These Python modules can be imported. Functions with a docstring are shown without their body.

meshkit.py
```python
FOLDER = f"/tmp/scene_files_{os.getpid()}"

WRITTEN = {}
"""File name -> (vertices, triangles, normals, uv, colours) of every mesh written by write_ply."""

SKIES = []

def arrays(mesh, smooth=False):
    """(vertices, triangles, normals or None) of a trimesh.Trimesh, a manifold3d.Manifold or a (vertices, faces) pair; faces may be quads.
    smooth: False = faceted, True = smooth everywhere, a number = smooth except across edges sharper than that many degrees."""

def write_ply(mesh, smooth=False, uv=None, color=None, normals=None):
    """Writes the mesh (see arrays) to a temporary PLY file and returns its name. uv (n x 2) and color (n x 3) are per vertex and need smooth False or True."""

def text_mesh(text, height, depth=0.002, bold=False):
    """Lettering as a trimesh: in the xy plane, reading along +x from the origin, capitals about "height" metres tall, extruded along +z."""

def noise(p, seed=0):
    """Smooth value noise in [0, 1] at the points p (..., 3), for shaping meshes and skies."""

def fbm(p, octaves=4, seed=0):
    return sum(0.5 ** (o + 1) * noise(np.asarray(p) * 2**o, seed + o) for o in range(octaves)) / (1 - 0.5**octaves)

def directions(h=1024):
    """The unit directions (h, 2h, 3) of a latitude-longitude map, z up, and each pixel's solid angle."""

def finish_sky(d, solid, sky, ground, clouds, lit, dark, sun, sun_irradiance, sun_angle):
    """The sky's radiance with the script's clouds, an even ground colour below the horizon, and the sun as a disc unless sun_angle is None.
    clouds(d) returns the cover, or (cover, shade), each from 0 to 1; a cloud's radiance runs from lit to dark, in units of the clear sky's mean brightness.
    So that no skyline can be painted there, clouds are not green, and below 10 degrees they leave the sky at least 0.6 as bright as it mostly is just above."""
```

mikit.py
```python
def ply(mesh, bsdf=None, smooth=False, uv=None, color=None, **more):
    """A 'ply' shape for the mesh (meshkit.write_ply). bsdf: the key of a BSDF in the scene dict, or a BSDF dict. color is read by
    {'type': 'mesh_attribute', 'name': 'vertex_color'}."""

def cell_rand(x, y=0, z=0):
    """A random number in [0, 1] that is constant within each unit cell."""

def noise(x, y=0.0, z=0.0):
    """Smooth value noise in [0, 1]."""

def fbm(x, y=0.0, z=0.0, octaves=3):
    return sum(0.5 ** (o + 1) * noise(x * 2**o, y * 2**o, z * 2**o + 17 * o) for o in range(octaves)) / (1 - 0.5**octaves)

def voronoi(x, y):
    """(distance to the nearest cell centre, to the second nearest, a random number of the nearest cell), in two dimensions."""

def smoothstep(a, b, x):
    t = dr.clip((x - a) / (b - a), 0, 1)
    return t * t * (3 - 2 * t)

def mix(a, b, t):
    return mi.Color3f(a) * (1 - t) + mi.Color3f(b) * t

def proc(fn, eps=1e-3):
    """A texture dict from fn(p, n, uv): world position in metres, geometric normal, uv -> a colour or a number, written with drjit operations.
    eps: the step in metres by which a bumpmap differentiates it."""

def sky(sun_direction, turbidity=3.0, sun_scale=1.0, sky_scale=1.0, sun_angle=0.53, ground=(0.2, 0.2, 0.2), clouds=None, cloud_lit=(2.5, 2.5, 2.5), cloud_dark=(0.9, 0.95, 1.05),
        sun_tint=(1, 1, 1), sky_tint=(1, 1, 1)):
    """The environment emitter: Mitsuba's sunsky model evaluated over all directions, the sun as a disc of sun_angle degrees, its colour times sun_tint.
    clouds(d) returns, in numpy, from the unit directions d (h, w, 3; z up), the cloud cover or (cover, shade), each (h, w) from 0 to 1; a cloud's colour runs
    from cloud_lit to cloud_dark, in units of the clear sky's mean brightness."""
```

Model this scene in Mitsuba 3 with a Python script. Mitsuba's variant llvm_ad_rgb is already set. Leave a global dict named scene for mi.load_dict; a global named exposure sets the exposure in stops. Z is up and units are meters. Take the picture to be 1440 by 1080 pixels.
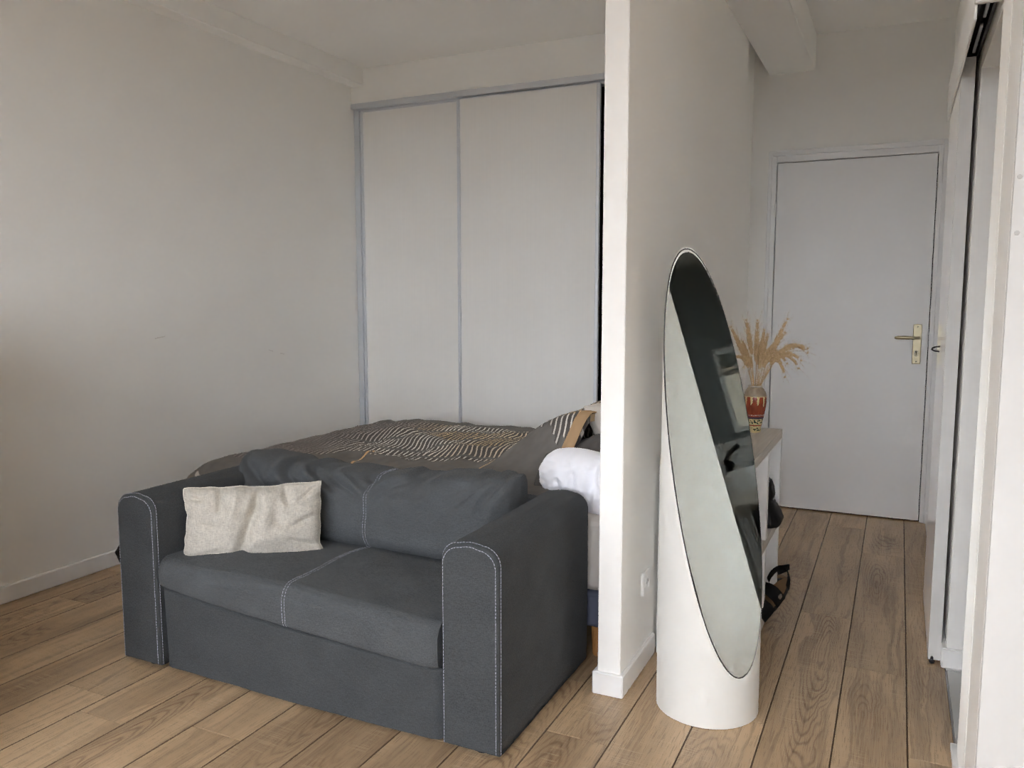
import math, random
import numpy as np
import trimesh
import drjit as dr
import mitsuba as mi
import mikit, meshkit
from mikit import noise, fbm, smoothstep, mix, cell_rand

T = mi.ScalarTransform4f
scene, labels = {}, {}

# ------------------------------------------------------------------ camera, sky, exposure
EYE = np.array([0.0, 0.0, 1.27])
YAW, PITCH, FOCAL = math.radians(25.5), math.radians(6.165), 1138.4
FWD = np.array([-math.sin(YAW) * math.cos(PITCH), math.cos(YAW) * math.cos(PITCH), -math.sin(PITCH)])
scene['camera'] = {'type': 'perspective', 'fov': math.degrees(2 * math.atan(720 / FOCAL)), 'fov_axis': 'x', 'near_clip': 0.05, 'far_clip': 200.0,
                   'to_world': T().look_at(origin=EYE.tolist(), target=(EYE + FWD).tolist(), up=[0, 0, 1])}


def overcast(d):
    n = meshkit.fbm(d * 3.0, 3, seed=4)
    return np.ones_like(n), np.clip(0.25 + 0.5 * (n - 0.5), 0, 1)


scene['sky'] = mikit.sky((0.3, -0.5, 0.8), turbidity=4, sun_scale=0.0, sky_scale=1.0, ground=(0.11, 0.105, 0.10), clouds=overcast,
                         cloud_lit=(0.965, 1.01, 1.085), cloud_dark=(0.875, 0.92, 0.995))
exposure = 6.70

# ------------------------------------------------------------------ helpers
rng = np.random.default_rng(7)
random.seed(7)


def numbered(name):
    if name not in used:
        used.add(name)
        return name
    i = 1
    while f'{name}_{i:03d}' in used:
        i += 1
    used.add(f'{name}_{i:03d}')
    return f'{name}_{i:03d}'


used = set()


def obj(name, mesh, bsdf, parent=None, smooth=False, label=None, cat=None, group=None, kind=None, **kw):
    key = numbered(f'{parent}__{name}' if parent else name)
    scene[key] = mikit.ply(mesh, bsdf, smooth=smooth, **kw)
    note(key, label, cat, group, kind)
    return key


def note(key, label=None, cat=None, group=None, kind=None):
    d = {k: v for k, v in (('label', label), ('category', cat), ('group', group), ('kind', kind)) if v}
    if d:
        labels[key] = d


def thing(name, label, cat, group=None, kind=None):
    key = numbered(name)
    note(key, label, cat, group, kind)
    return key


def cat(*ms):
    return trimesh.util.concatenate([m for m in ms])


def box(x0, x1, y0, y1, z0, z1, r=0.003):
    """A box with chamfered edges."""
    r = min(r, (x1 - x0) * 0.45, (y1 - y0) * 0.45, (z1 - z0) * 0.45)
    pts = []
    for sx in (0, 1):
        for sy in (0, 1):
            for sz in (0, 1):
                c = np.array([(x0, x1)[sx], (y0, y1)[sy], (z0, z1)[sz]])
                s = np.array([1 - 2 * sx, 1 - 2 * sy, 1 - 2 * sz]) * r
                for k in range(3):
                    q = c + s
                    q[k] = c[k]
                    pts.append(q)
    return trimesh.convex.convex_hull(np.array(pts))


def plain(x0, x1, y0, y1, z0, z1):
    return trimesh.creation.box(bounds=[[x0, y0, z0], [x1, y1, z1]])


def loft(rings, caps=True, closed=False):
    """rings: (n, k, 3), each a closed loop; joined in order."""
    R = np.asarray(rings, float)
    n, k = R.shape[:2]
    v = R.reshape(-1, 3)
    f = []
    for i in range(n if closed else n - 1):
        a, b = i * k, ((i + 1) % n) * k
        for j in range(k):
            j2 = (j + 1) % k
            f += [[a + j, a + j2, b + j2], [a + j, b + j2, b + j]]
    if caps and not closed:
        v = np.vstack([v, R[0].mean(0), R[-1].mean(0)])
        for j in range(k):
            j2 = (j + 1) % k
            f += [[n * k, j2, j], [n * k + 1, (n - 1) * k + j, (n - 1) * k + j2]]
    m = trimesh.Trimesh(v, np.array(f), process=False)
    if m.volume < 0:
        m.invert()
    return m


def tube(path, r, k=6, caps=True, closed=False):
    P = np.asarray(path, float)
    n = len(P)
    rr = np.broadcast_to(np.asarray(r, float), (n,))
    if closed:
        t = np.roll(P, -1, 0) - np.roll(P, 1, 0)
    else:
        t = np.gradient(P, axis=0)
    t /= np.linalg.norm(t, axis=1, keepdims=True) + 1e-12
    u = np.cross(t[0], [0.13, 0.24, 0.96])
    if np.linalg.norm(u) < 1e-3:
        u = np.cross(t[0], [1, 0, 0])
    u /= np.linalg.norm(u)
    rings = []
    a = np.arange(k) * 2 * np.pi / k
    for i in range(n):
        u = u - t[i] * (u @ t[i])
        u /= np.linalg.norm(u)
        w = np.cross(t[i], u)
        rings.append(P[i] + rr[i] * (np.cos(a)[:, None] * u + np.sin(a)[:, None] * w))
    return loft(rings, caps, closed)


def lathe(profile, k=48, centre=(0, 0, 0)):
    a = np.arange(k) * 2 * np.pi / k
    rings = [np.stack([r * np.cos(a), r * np.sin(a), 0 * a + z], 1) + centre for r, z in profile]
    return loft(rings)


def resample(path, step):
    P = np.asarray(path, float)
    s = np.r_[0, np.cumsum(np.linalg.norm(np.diff(P, axis=0), axis=1))]
    q = np.linspace(0, s[-1], max(2, int(round(s[-1] / step)) + 1))
    return np.stack([np.interp(q, s, P[:, k]) for k in range(3)], 1)


def smooth_path(pts, n=40):
    from scipy.interpolate import CubicSpline
    P = np.asarray(pts, float)
    s = np.r_[0, np.cumsum(np.linalg.norm(np.diff(P, axis=0), axis=1))]
    return CubicSpline(s, P)(np.linspace(0, s[-1], n))


def stitches(path, length=0.0075, gap=0.0022, r=0.0011):
    """A row of thread stitches along the path: each a small flattened bead of thread."""
    P = resample(path, (length + gap) / 2)
    out = []
    for i in range(0, len(P) - 1, 2):
        a, b = P[i], P[i + 1]
        d = (b - a)
        d = d / np.linalg.norm(d) * length / 2
        c = (a + b) / 2
        out.append(tube([c - d, c - d * 0.7, c + d * 0.7, c + d], [r * 0.4, r, r, r * 0.4], 4))
    return cat(*out)


def grid_mesh(P, wrap=False):
    n, m = P.shape[:2]
    i = np.arange(n * m).reshape(n, m)
    q = np.stack([i[:-1, :-1], i[1:, :-1], i[1:, 1:], i[:-1, 1:]], -1).reshape(-1, 4)
    f = np.vstack([q[:, [0, 1, 2]], q[:, [0, 2, 3]]])
    return trimesh.Trimesh(P.reshape(-1, 3), f, process=False)


def sheet(P, thick):
    """A cloth of real thickness from a grid of points: the sheet, its underside and its rim."""
    top = grid_mesh(P)
    nrm = np.array(top.vertex_normals)
    n, m = P.shape[:2]
    v = np.vstack([top.vertices, top.vertices - nrm * thick])
    N = n * m
    i = np.arange(N).reshape(n, m)
    rim = np.r_[i[0, :], i[1:, -1], i[-1, -2::-1], i[-2:0:-1, 0]]
    f = [np.array(top.faces), np.array(top.faces)[:, ::-1] + N]
    j = np.roll(rim, -1)
    f += [np.stack([rim, rim + N, j + N], 1), np.stack([rim, j + N, j], 1)]
    return trimesh.Trimesh(v, np.vstack(f), process=False)


def pillow(w, h, t, creases=(), seed=0, n=72, pinch=0.05, wr=0.004, power=4.0, soft=0.55, rnd=0.0, edge=0.0):
    """A stuffed pillow about the origin: width x, height z, front towards -y. Returns (mesh, seam path)."""
    u = np.sin(np.linspace(-1, 1, n) * np.pi / 2)
    uu, vv = np.meshgrid(u, u, indexing='ij')
    X = w / 2 * uu * (1 - pinch * (1 - vv ** 2) - pinch * 0.6 * np.abs(uu) ** 8 * (np.abs(vv) < 2) * 0)
    Z = h / 2 * vv * (1 - pinch * (1 - uu ** 2))
    X, Z = X * np.sqrt(1 - rnd * vv ** 2 / 2), Z * np.sqrt(1 - rnd * uu ** 2 / 2)
    if edge:
        nz_ = lambda a, k: meshkit.fbm(np.stack([a * 3.2 + k, 0 * a, 0 * a], -1), 2, seed=seed + k) - 0.5
        Z = Z + edge * 2 * (nz_(uu, 1) * np.maximum(vv, 0) ** 3 + nz_(uu, 2) * np.maximum(-vv, 0) ** 3) * (1 - uu ** 6)
        X = X + edge * 1.4 * (nz_(vv, 3) * np.maximum(uu, 0) ** 3 + nz_(vv, 4) * np.maximum(-uu, 0) ** 3) * (1 - vv ** 6)
    env = ((1 - np.abs(uu) ** power) * (1 - np.abs(vv) ** power))
    th = t / 2 * env ** soft
    p3 = np.stack([X, 0 * X, Z], -1)
    out = []
    for s, sd in ((-1, seed), (1, seed + 50)):
        wv = (meshkit.fbm(p3 * 9 + 3.1, 3, seed=sd) - 0.5) * wr * 4 + (meshkit.fbm(p3 * 26 + 1.7, 2, seed=sd + 9) - 0.5) * wr * 1.5
        # puckers that run in from the seam
        pk = (meshkit.noise(np.stack([uu * 9, 0 * uu, vv * 0.8], -1), sd + 3) - 0.5) * np.abs(vv) ** 3 + (meshkit.noise(np.stack([uu * 0.8, 0 * uu, vv * 6], -1), sd + 5) - 0.5) * np.abs(uu) ** 3
        d = th + (wv + pk * wr * 5) * env ** 0.35
        if s < 0:
            for (x0, z0, x1, z1, wd, dep) in creases:
                a, b = np.array([x0, z0]), np.array([x1, z1])
                q = np.stack([X, Z], -1)
                tt = np.clip(((q - a) @ (b - a)) / ((b - a) @ (b - a)), 0, 1)
                dd = np.linalg.norm(q - (a + tt[..., None] * (b - a)), axis=-1)
                d = d + dep * np.exp(-(dd / wd) ** 2) * env ** 0.3 * (0.45 + 0.55 * np.sin(np.pi * np.clip(tt * 0.9 + 0.05, 0, 1)))
        out.append(np.stack([X, s * np.maximum(d, 0) * (env > 1e-9), Z], -1))
    a, b = grid_mesh(out[0]), grid_mesh(out[1])
    m = cat(a, b)
    m.merge_vertices(digits_vertex=7)
    m.fix_normals()
    rim = np.vstack([out[0][:, 0], out[0][-1, 1:], out[0][-2::-1, -1], out[0][0, -2:0:-1]])
    return m, rim


def placed(m, loc=(0, 0, 0), rz=0, rx=0, ry=0):
    M = trimesh.transformations.translation_matrix(loc) @ trimesh.transformations.euler_matrix(math.radians(rx), math.radians(ry), math.radians(rz), 'sxyz')
    if isinstance(m, np.ndarray):
        return m @ M[:3, :3].T + M[:3, 3]
    m = m.copy()
    m.apply_transform(M)
    return m


# ------------------------------------------------------------------ materials
def lin(r, g, b):
    return [((c / 255 + 0.055) / 1.055) ** 2.4 if c / 255 > 0.04045 else c / 255 / 12.92 for c in (r, g, b)]


def rgb(c):
    return {'type': 'rgb', 'value': list(map(float, c))}


def pr(col, rough=0.5, spec=0.5, **k):
    return {'type': 'twosided', 'bsdf': {'type': 'principled', 'base_color': rgb(col) if isinstance(col, (list, tuple)) else col, 'roughness': rough, 'specular': spec, **k}}


def bumped(b, fn, scale=1.0, eps=1e-3):
    return {'type': 'twosided', 'bsdf': {'type': 'bumpmap', 'arbitrary': mikit.proc(fn, eps), 'scale': scale, 'bsdf': b['bsdf'] if b['type'] == 'twosided' else b}}


def wall_col(p, n, uv):
    t = fbm(p.x * 2.1 + p.y * 1.3, p.z * 1.7, p.y * 0.9, octaves=3)
    c = mix((0.845, 0.835, 0.805), (0.87, 0.86, 0.83), t)
    # small scuffs on the left wall
    for y0, y1, z0, z1 in ((2.848, 2.909, 1.064, 1.072), (3.645, 3.68, 0.961, 0.950), (3.74, 3.777, 0.936, 0.928)):
        tt = dr.clip((p.y - y0) / (y1 - y0), 0, 1)
        d = dr.abs(p.z - (z0 + (z1 - z0) * tt)) + 2 * dr.abs(p.y - (y0 + (y1 - y0) * tt))
        c = mix(c, mi.Color3f(0.62, 0.58, 0.53), (1 - smoothstep(0.001, 0.004, d)) * 0.6 * smoothstep(-3.29, -3.30, p.x))
    return c


scene['paint'] = pr(mikit.proc(wall_col), 0.75, 0.25)
scene['ceiling_paint'] = pr((0.84, 0.83, 0.80), 0.9, 0.1)
scene['white_gloss'] = pr((0.82, 0.815, 0.80), 0.4, 0.5)
scene['door_paint'] = pr((0.80, 0.80, 0.80), 0.45, 0.4)
scene['lacquer'] = pr((0.80, 0.79, 0.78), 0.035, 0.6)
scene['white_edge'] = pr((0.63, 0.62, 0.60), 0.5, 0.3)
scene['mirror_white'] = pr((0.73, 0.72, 0.68), 0.42, 0.4)
scene['joint_brown'] = pr((0.05, 0.033, 0.020), 0.9, 0.1)
scene['dark'] = pr((0.02, 0.02, 0.022), 0.6, 0.3)
scene['black_plastic'] = pr((0.012, 0.012, 0.013), 0.4, 0.5)
scene['black_leather'] = pr((0.005, 0.005, 0.0055), 0.5, 0.2)
scene['aluminium'] = pr((0.68, 0.70, 0.74), 0.42, 0.5, metallic=0.55)
scene['steel'] = pr((0.6, 0.6, 0.6), 0.25, 0.5, metallic=1.0)
scene['brass'] = pr((0.42, 0.37, 0.25), 0.36, 0.5, metallic=0.85)
scene['mirror'] = {'type': 'twosided', 'bsdf': {'type': 'conductor', 'material': 'none', 'specular_reflectance': rgb((0.88, 0.92, 0.90))}}
scene['window_glass'] = {'type': 'thindielectric', 'int_ior': 1.5}
scene['plastic_white'] = pr((0.84, 0.835, 0.82), 0.3, 0.5)


def laminate(p, n, uv):
    g = fbm(p.x * 170, p.z * 3.0, p.y * 170, octaves=2)
    t = fbm(p.x * 1.5, p.z * 0.7, p.y, octaves=2)
    return mix((0.80, 0.79, 0.765), (0.85, 0.84, 0.81), 0.65 * g + 0.35 * t)


scene['laminate'] = pr(mikit.proc(laminate), 0.5, 0.4)


def oak_floor(p, n, uv):
    k = dr.floor(uv.x / 10 + 0.05)
    l, w = uv.x - 10 * k, uv.y
    r1, r2, r3, r4 = cell_rand(k, 1), cell_rand(k, 2), cell_rand(k, 3), cell_rand(k, 4)
    wob = fbm(l * 3.1 + 31 * r2, w * 11 + k, octaves=4) - 0.5
    c = 0.055 + 0.085 * r1 + 0.05 * (noise(l * 1.6 + k * 7) - 0.5)
    d = (w - c) / 0.042 + wob * 1.3
    ll = dr.abs(l - (0.15 + 1.0 * r3)) * (3.0 + 2.0 * r4)
    q = dr.sqrt(d * d + ll * ll * 0.55 + 0.02) * 5.2 + wob * 4.0
    s = 0.5 + 0.5 * dr.sin(q * 6.2832)
    heart = (1 - smoothstep(0.5, 1.9, dr.abs(d))) * smoothstep(0.38, 0.68, noise(l * 2.3 + 17 * r3, k * 3.3))
    ring = s * s * s * heart
    straight = fbm(l * 1.1 + 3 * r2, w * 62 + 5 * wob, k * 2, octaves=3)
    fibre = fbm(l * 10, w * 420, k * 3, octaves=2)
    pores = smoothstep(0.60, 0.85, noise(l * 24, w * 700, k))
    patch = fbm(l * 1.8 + 5 * r4, w * 9, k * 2, octaves=3)
    col = mix((0.510, 0.362, 0.220), (0.380, 0.264, 0.158), smoothstep(0.3, 0.75, patch))
    col = mix(col, mi.Color3f(0.285, 0.190, 0.112), smoothstep(0.52, 0.75, straight) * 0.6)
    col = mix(col, mi.Color3f(0.235, 0.148, 0.083), heart * 0.35)
    col = mix(col, mi.Color3f(0.165, 0.098, 0.052), ring * 0.62)
    col = mix(col, mi.Color3f(0.52, 0.38, 0.25), (fibre - 0.35) * 0.5)
    col = mix(col, mi.Color3f(0.21, 0.135, 0.08), pores * 0.38)
    saw = smoothstep(0.62, 0.85, noise(l * 300, w * 14, k)) * smoothstep(0.58, 0.78, noise(l * 4.0, w * 14, k + 5))
    col = mix(col, mi.Color3f(0.56, 0.43, 0.29), saw * 0.30)
    groove = dr.minimum(w - 0.0012, 0.1908 - w)
    col = mix(mi.Color3f(0.14, 0.088, 0.05), col * (0.88 + 0.24 * r2), smoothstep(0.0004, 0.0022, groove))
    return col


scene['oak_floor'] = pr(mikit.proc(oak_floor), 0.36, 0.5)


def grey_oak(p, n, uv):
    f_ = fbm(p.y * 5 + p.x * 3, p.x * 130 + p.z * 90, p.z * 60, octaves=3)
    return mix((0.50, 0.455, 0.40), (0.64, 0.60, 0.54), f_)


scene['grey_oak'] = pr(mikit.proc(grey_oak), 0.5, 0.35)


def charcoal(p, n, uv):
    a = noise(p.x * 150 + p.y * 30, p.y * 700, p.z * 900)
    b = noise(p.x * 800, p.y * 800, p.z * 160)
    h = 0.6 * a + 0.4 * b
    t = fbm(p.x * 14, p.y * 14, p.z * 14, octaves=3)
    return mix((0.028, 0.0305, 0.033), (0.090, 0.096, 0.100), h * 0.75 + t * 0.25)


def weave(p, n, uv):
    return 0.5 * noise(p.x * 500, p.y * 500, p.z * 500)


scene['charcoal'] = pr(mikit.proc(charcoal), 0.95, 0.12, sheen=0.3)


def pale_charcoal(p, n, uv):
    return charcoal(p, n, uv) * 1.38  # the same charcoal made paler, for the seat and back cushions


scene['pale_charcoal'] = pr(mikit.proc(pale_charcoal), 0.95, 0.12, sheen=0.3)
scene['thread'] = pr((0.36, 0.37, 0.43), 0.8, 0.1)


def linen(p, n, uv):
    a = noise(p.x * 500 + p.y * 500, p.z * 120)
    b = noise(p.x * 110 + p.y * 110, p.z * 560)
    t = fbm(p.x * 20, p.y * 20, p.z * 20, octaves=2)
    return mix((0.36, 0.335, 0.295), (0.61, 0.575, 0.51), 0.42 * a + 0.42 * b + 0.16 * t)


scene['linen'] = pr(mikit.proc(linen), 0.95, 0.1)
scene['linen_piping'] = pr((0.60, 0.565, 0.50), 0.95, 0.1)


def duvet_print(p, n, uv):
    x, y = uv.x, uv.y                       # metres along and across the bed, on the cloth
    t = fbm(x * 26, y * 26, octaves=3)
    base = mix((0.125, 0.116, 0.107), (0.178, 0.167, 0.154), t)
    wx = x + 0.10 * (y - 3.2) + 0.012 * dr.sin(y * 11 + x * 2.1) + 0.005 * dr.sin(y * 34 + 5 * x) + 0.02 * (noise(x * 2.2, y * 2.2) - 0.5)
    pitch = 0.0235
    c = dr.floor(wx / pitch)
    s = dr.abs(wx / pitch - c - 0.5)
    line = 1 - smoothstep(0.12, 0.19, s)
    # contour-like bands of strokes, with plain cloth between
    edge = 2.90 + 0.13 * dr.sin(x * 3.1 + 0.4) + 0.06 * dr.sin(x * 7.3)
    far = 3.90 + 0.10 * dr.sin(x * 2.7 + 2.0)
    step = (y - edge) / 0.23 + 0.35 * dr.sin(x * 4.3) + 0.4 * (noise(x * 3, y * 1.5) - 0.5)
    k = dr.floor(step)
    fr = step - k
    gap = smoothstep(0.02, 0.06, fr) * (1 - smoothstep(0.90, 0.96, fr))
    jag = 0.05 * cell_rand(c, 7)
    inside = smoothstep(0, 0.004, y - edge - jag) * smoothstep(0, 0.004, far - jag - y)
    end = smoothstep(-2.86, -2.80, x)
    tone = cell_rand(c * 0.34, k)
    cream = mix((0.74, 0.70, 0.64), (0.70, 0.51, 0.30), smoothstep(0.35, 0.75, noise(x * 4 + 3, k * 1.7)))
    cream = mix(cream, mi.Color3f(0.34, 0.30, 0.29), 1 - smoothstep(-2.6, -2.1, x))
    col = mix(base, mi.Color3f(0.085, 0.072, 0.068), inside * gap * (1 - line) * 0.6)
    col = mix(col, cream, inside * gap * line * end * (0.65 + 0.35 * tone))
    # single long strokes that run out of the pattern towards the sofa
    for x0, y0, y1, sl in ((-2.11, 2.72, 3.06, -0.30), (-1.50, 2.70, 3.02, -0.10)):
        dx = dr.abs(x - (x0 + sl * (y - 2.9) + 0.012 * dr.sin(y * 24)))
        col = mix(col, mi.Color3f(0.60, 0.40, 0.22), (1 - smoothstep(0.004, 0.007, dx)) * smoothstep(y0, y0 + 0.01, y) * (1 - smoothstep(y1, y1 + 0.01, y)))
    return col


scene['duvet_cloth'] = pr(mikit.proc(duvet_print), 0.95, 0.1, sheen=0.2)


def grey_cloth_col(p, n, uv):
    t = fbm(p.x * 30, p.y * 30, p.z * 30, octaves=3)
    return mix((0.075, 0.071, 0.068), (0.115, 0.109, 0.104), t)


scene['grey_cloth'] = pr(mikit.proc(grey_cloth_col), 0.95, 0.1)
scene['tan_cloth'] = pr((0.42, 0.28, 0.16), 0.95, 0.1)
scene['beige_cloth'] = pr((0.62, 0.57, 0.51), 0.95, 0.1)
scene['sheet_cloth'] = pr((0.52, 0.48, 0.44), 0.95, 0.1)
scene['white_cloth'] = pr((0.84, 0.84, 0.88), 0.95, 0.1)
scene['blue_cloth'] = pr((0.10, 0.11, 0.15), 0.95, 0.1)
scene['amber_wood'] = pr((0.36, 0.17, 0.055), 0.45, 0.4)
scene['wheat'] = pr(mikit.proc(lambda p, n, uv: mix((0.42, 0.28, 0.13), (0.78, 0.60, 0.38), noise(p.x * 260, p.y * 260, p.z * 260))), 0.8, 0.2)
scene['wheat_stem'] = pr((0.58, 0.40, 0.21), 0.8, 0.2)
scene['cork'] = pr((0.22, 0.14, 0.075), 0.7, 0.2)
scene['cap_grey'] = pr((0.50, 0.49, 0.47), 0.4, 0.3)


def dark_tile(p, n, uv):
    t = fbm(p.x * 3, p.y * 3, p.z * 3, octaves=4)
    return mix((0.17, 0.185, 0.185), (0.28, 0.305, 0.30), t)


scene['slate'] = pr(mikit.proc(dark_tile), 0.35, 0.5)


def pale_tile(p, n, uv):
    t = fbm(p.x * 5, p.y * 5, p.z * 5, octaves=3)
    return mix((0.50, 0.50, 0.485), (0.60, 0.60, 0.585), t)


scene['pale_tile'] = pr(mikit.proc(pale_tile), 0.35, 0.5)

# ------------------------------------------------------------------ the setting
CEIL = 2.74
XL, XR, YB = -3.31, 0.20, 4.49           # left wall, hall right wall, wardrobe front
YW = -1.60                               # the window wall behind the camera

obj('floor', plain(XL - 0.1, 2.5, YW - 0.1, 5.15, -0.06, -0.013), 'joint_brown', kind='structure', label='oak laminate floor of long boards running towards the entrance door')
PW, PL, PX = 0.192, 1.38, -0.307
joint = {0: 3.362, 1: 2.914, -1: 2.397, 2: 2.386, -11: 1.668, -8: 1.654, -15: 2.174, -3: 2.084, -4: 2.411, -2: 3.2, -5: 1.9, -6: 2.7, -7: 1.2, -9: 2.35, -10: 2.95, -12: 2.55, -13: 1.35, -14: 3.0}
count = 0


def plank(x0, x1, y0, y1, xs):
    """One floor board with eased edges and its own place in the wood texture."""
    global count
    g, c, z = 0.0005, 0.0018, 0.0
    X, Y = (x0 + g, x1 - g), (y0 + g, y1 - g)
    r0 = [(X[0], Y[0]), (X[1], Y[0]), (X[1], Y[1]), (X[0], Y[1])]
    r1 = [(X[0] + c, Y[0] + c), (X[1] - c, Y[0] + c), (X[1] - c, Y[1] - c), (X[0] + c, Y[1] - c)]
    V = [(a, b, -0.014) for a, b in r0] + [(a, b, z - 0.0014) for a, b in r0] + [(a, b, z) for a, b in r1]
    F = [(8, 9, 10), (8, 10, 11), (0, 2, 1), (0, 3, 2)]
    for s in (0, 4):
        for j in range(4):
            k = (j + 1) % 4
            F += [(s + j, s + k, s + 4 + k), (s + j, s + 4 + k, s + 4 + j)]
    m = trimesh.Trimesh(V, F, process=False)
    count += 1
    V = np.array(V)
    uv = np.stack([10.0 * count + (V[:, 1] - y0), V[:, 0] - xs], 1)
    obj('plank', m, 'oak_floor', 'floor', uv=uv)


jr = np.random.default_rng(3)
for c in range(-16, 15):
    x0, x1 = PX + c * PW, PX + (c + 1) * PW
    y = joint.get(c, 1.0 + jr.random() * PL) - 5 * PL
    top = 5.05 if c > -4 else 4.47
    if c > 2:
        top = 2.24
    if c == 2:
        x1c = 0.215
    while y < top:
        a, b = max(y, YW), min(y + PL, top)
        if b - a > 0.02:
            xa, xb = max(x0, XL), min(x1, 2.4)
            if c == 2:
                # the hall's last column is cut along the right wall
                if a < 2.24:
                    plank(xa, xb, a, min(b, 2.24), x0)
                if b > 2.24:
                    plank(xa, 0.197, max(a, 2.24), b, x0)
            elif xb - xa > 0.02:
                plank(xa, xb, a, b, x0)
        y += PL

obj('ceiling', plain(XL - 0.1, 2.5, YW - 0.1, 5.15, CEIL, CEIL + 0.1), 'ceiling_paint', kind='structure', label='white painted ceiling')
obj('wall_left', plain(XL - 0.1, XL, YW - 0.1, 5.15, -0.05, CEIL), 'paint', kind='structure', label='long white wall to the left of the sofa')
obj('trim_1', box(XL - 0.01, -3.212, YW, YB + 0.01, 2.632, CEIL + 0.01, 0.004), 'paint', kind='structure', label='shallow white beam along the top of the left wall')
obj('wall_back', plain(XL, -0.83, YB, YB + 0.1, 2.52, CEIL), 'paint', kind='structure', label='white wall strip above the sliding wardrobe')
obj('wall_end', cat(plain(XL - 0.1, -0.95, 5.037, 5.15, -0.05, CEIL), plain(-0.95, -0.70, 5.037, 5.15, -0.05, CEIL), plain(0.165, 0.4, 5.037, 5.15, -0.05, CEIL), plain(-0.70, 0.165, 5.037, 5.15, 2.075, CEIL)), 'paint', kind='structure', label='white end wall of the hall around the entrance door')
obj('wall_wardrobe_side', plain(-0.85, -0.832, YB + 0.001, 5.04, -0.05, CEIL), 'paint', kind='structure', label='white wall at the end of the hall beside the wardrobe')
obj('wall_partition', box(-0.824, -0.748, 2.365, 4.345, -0.01, CEIL + 0.01, 0.003), 'paint', kind='structure', label='white partition wall between the bed and the hall')
obj('wall_partition_end', plain(-0.85, -0.832, 4.30, YB, -0.05, CEIL), 'paint', kind='structure', label='white wall return beside the wardrobe')
obj('trim_2', box(-0.748, -0.494, 2.365, 5.04, 2.548, CEIL + 0.01, 0.004), 'paint', kind='structure', label='boxed white soffit along the left of the hall ceiling')
WX0, WX1, WZ0, WZ1 = -2.7, 1.15, 0.70, 2.55
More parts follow.
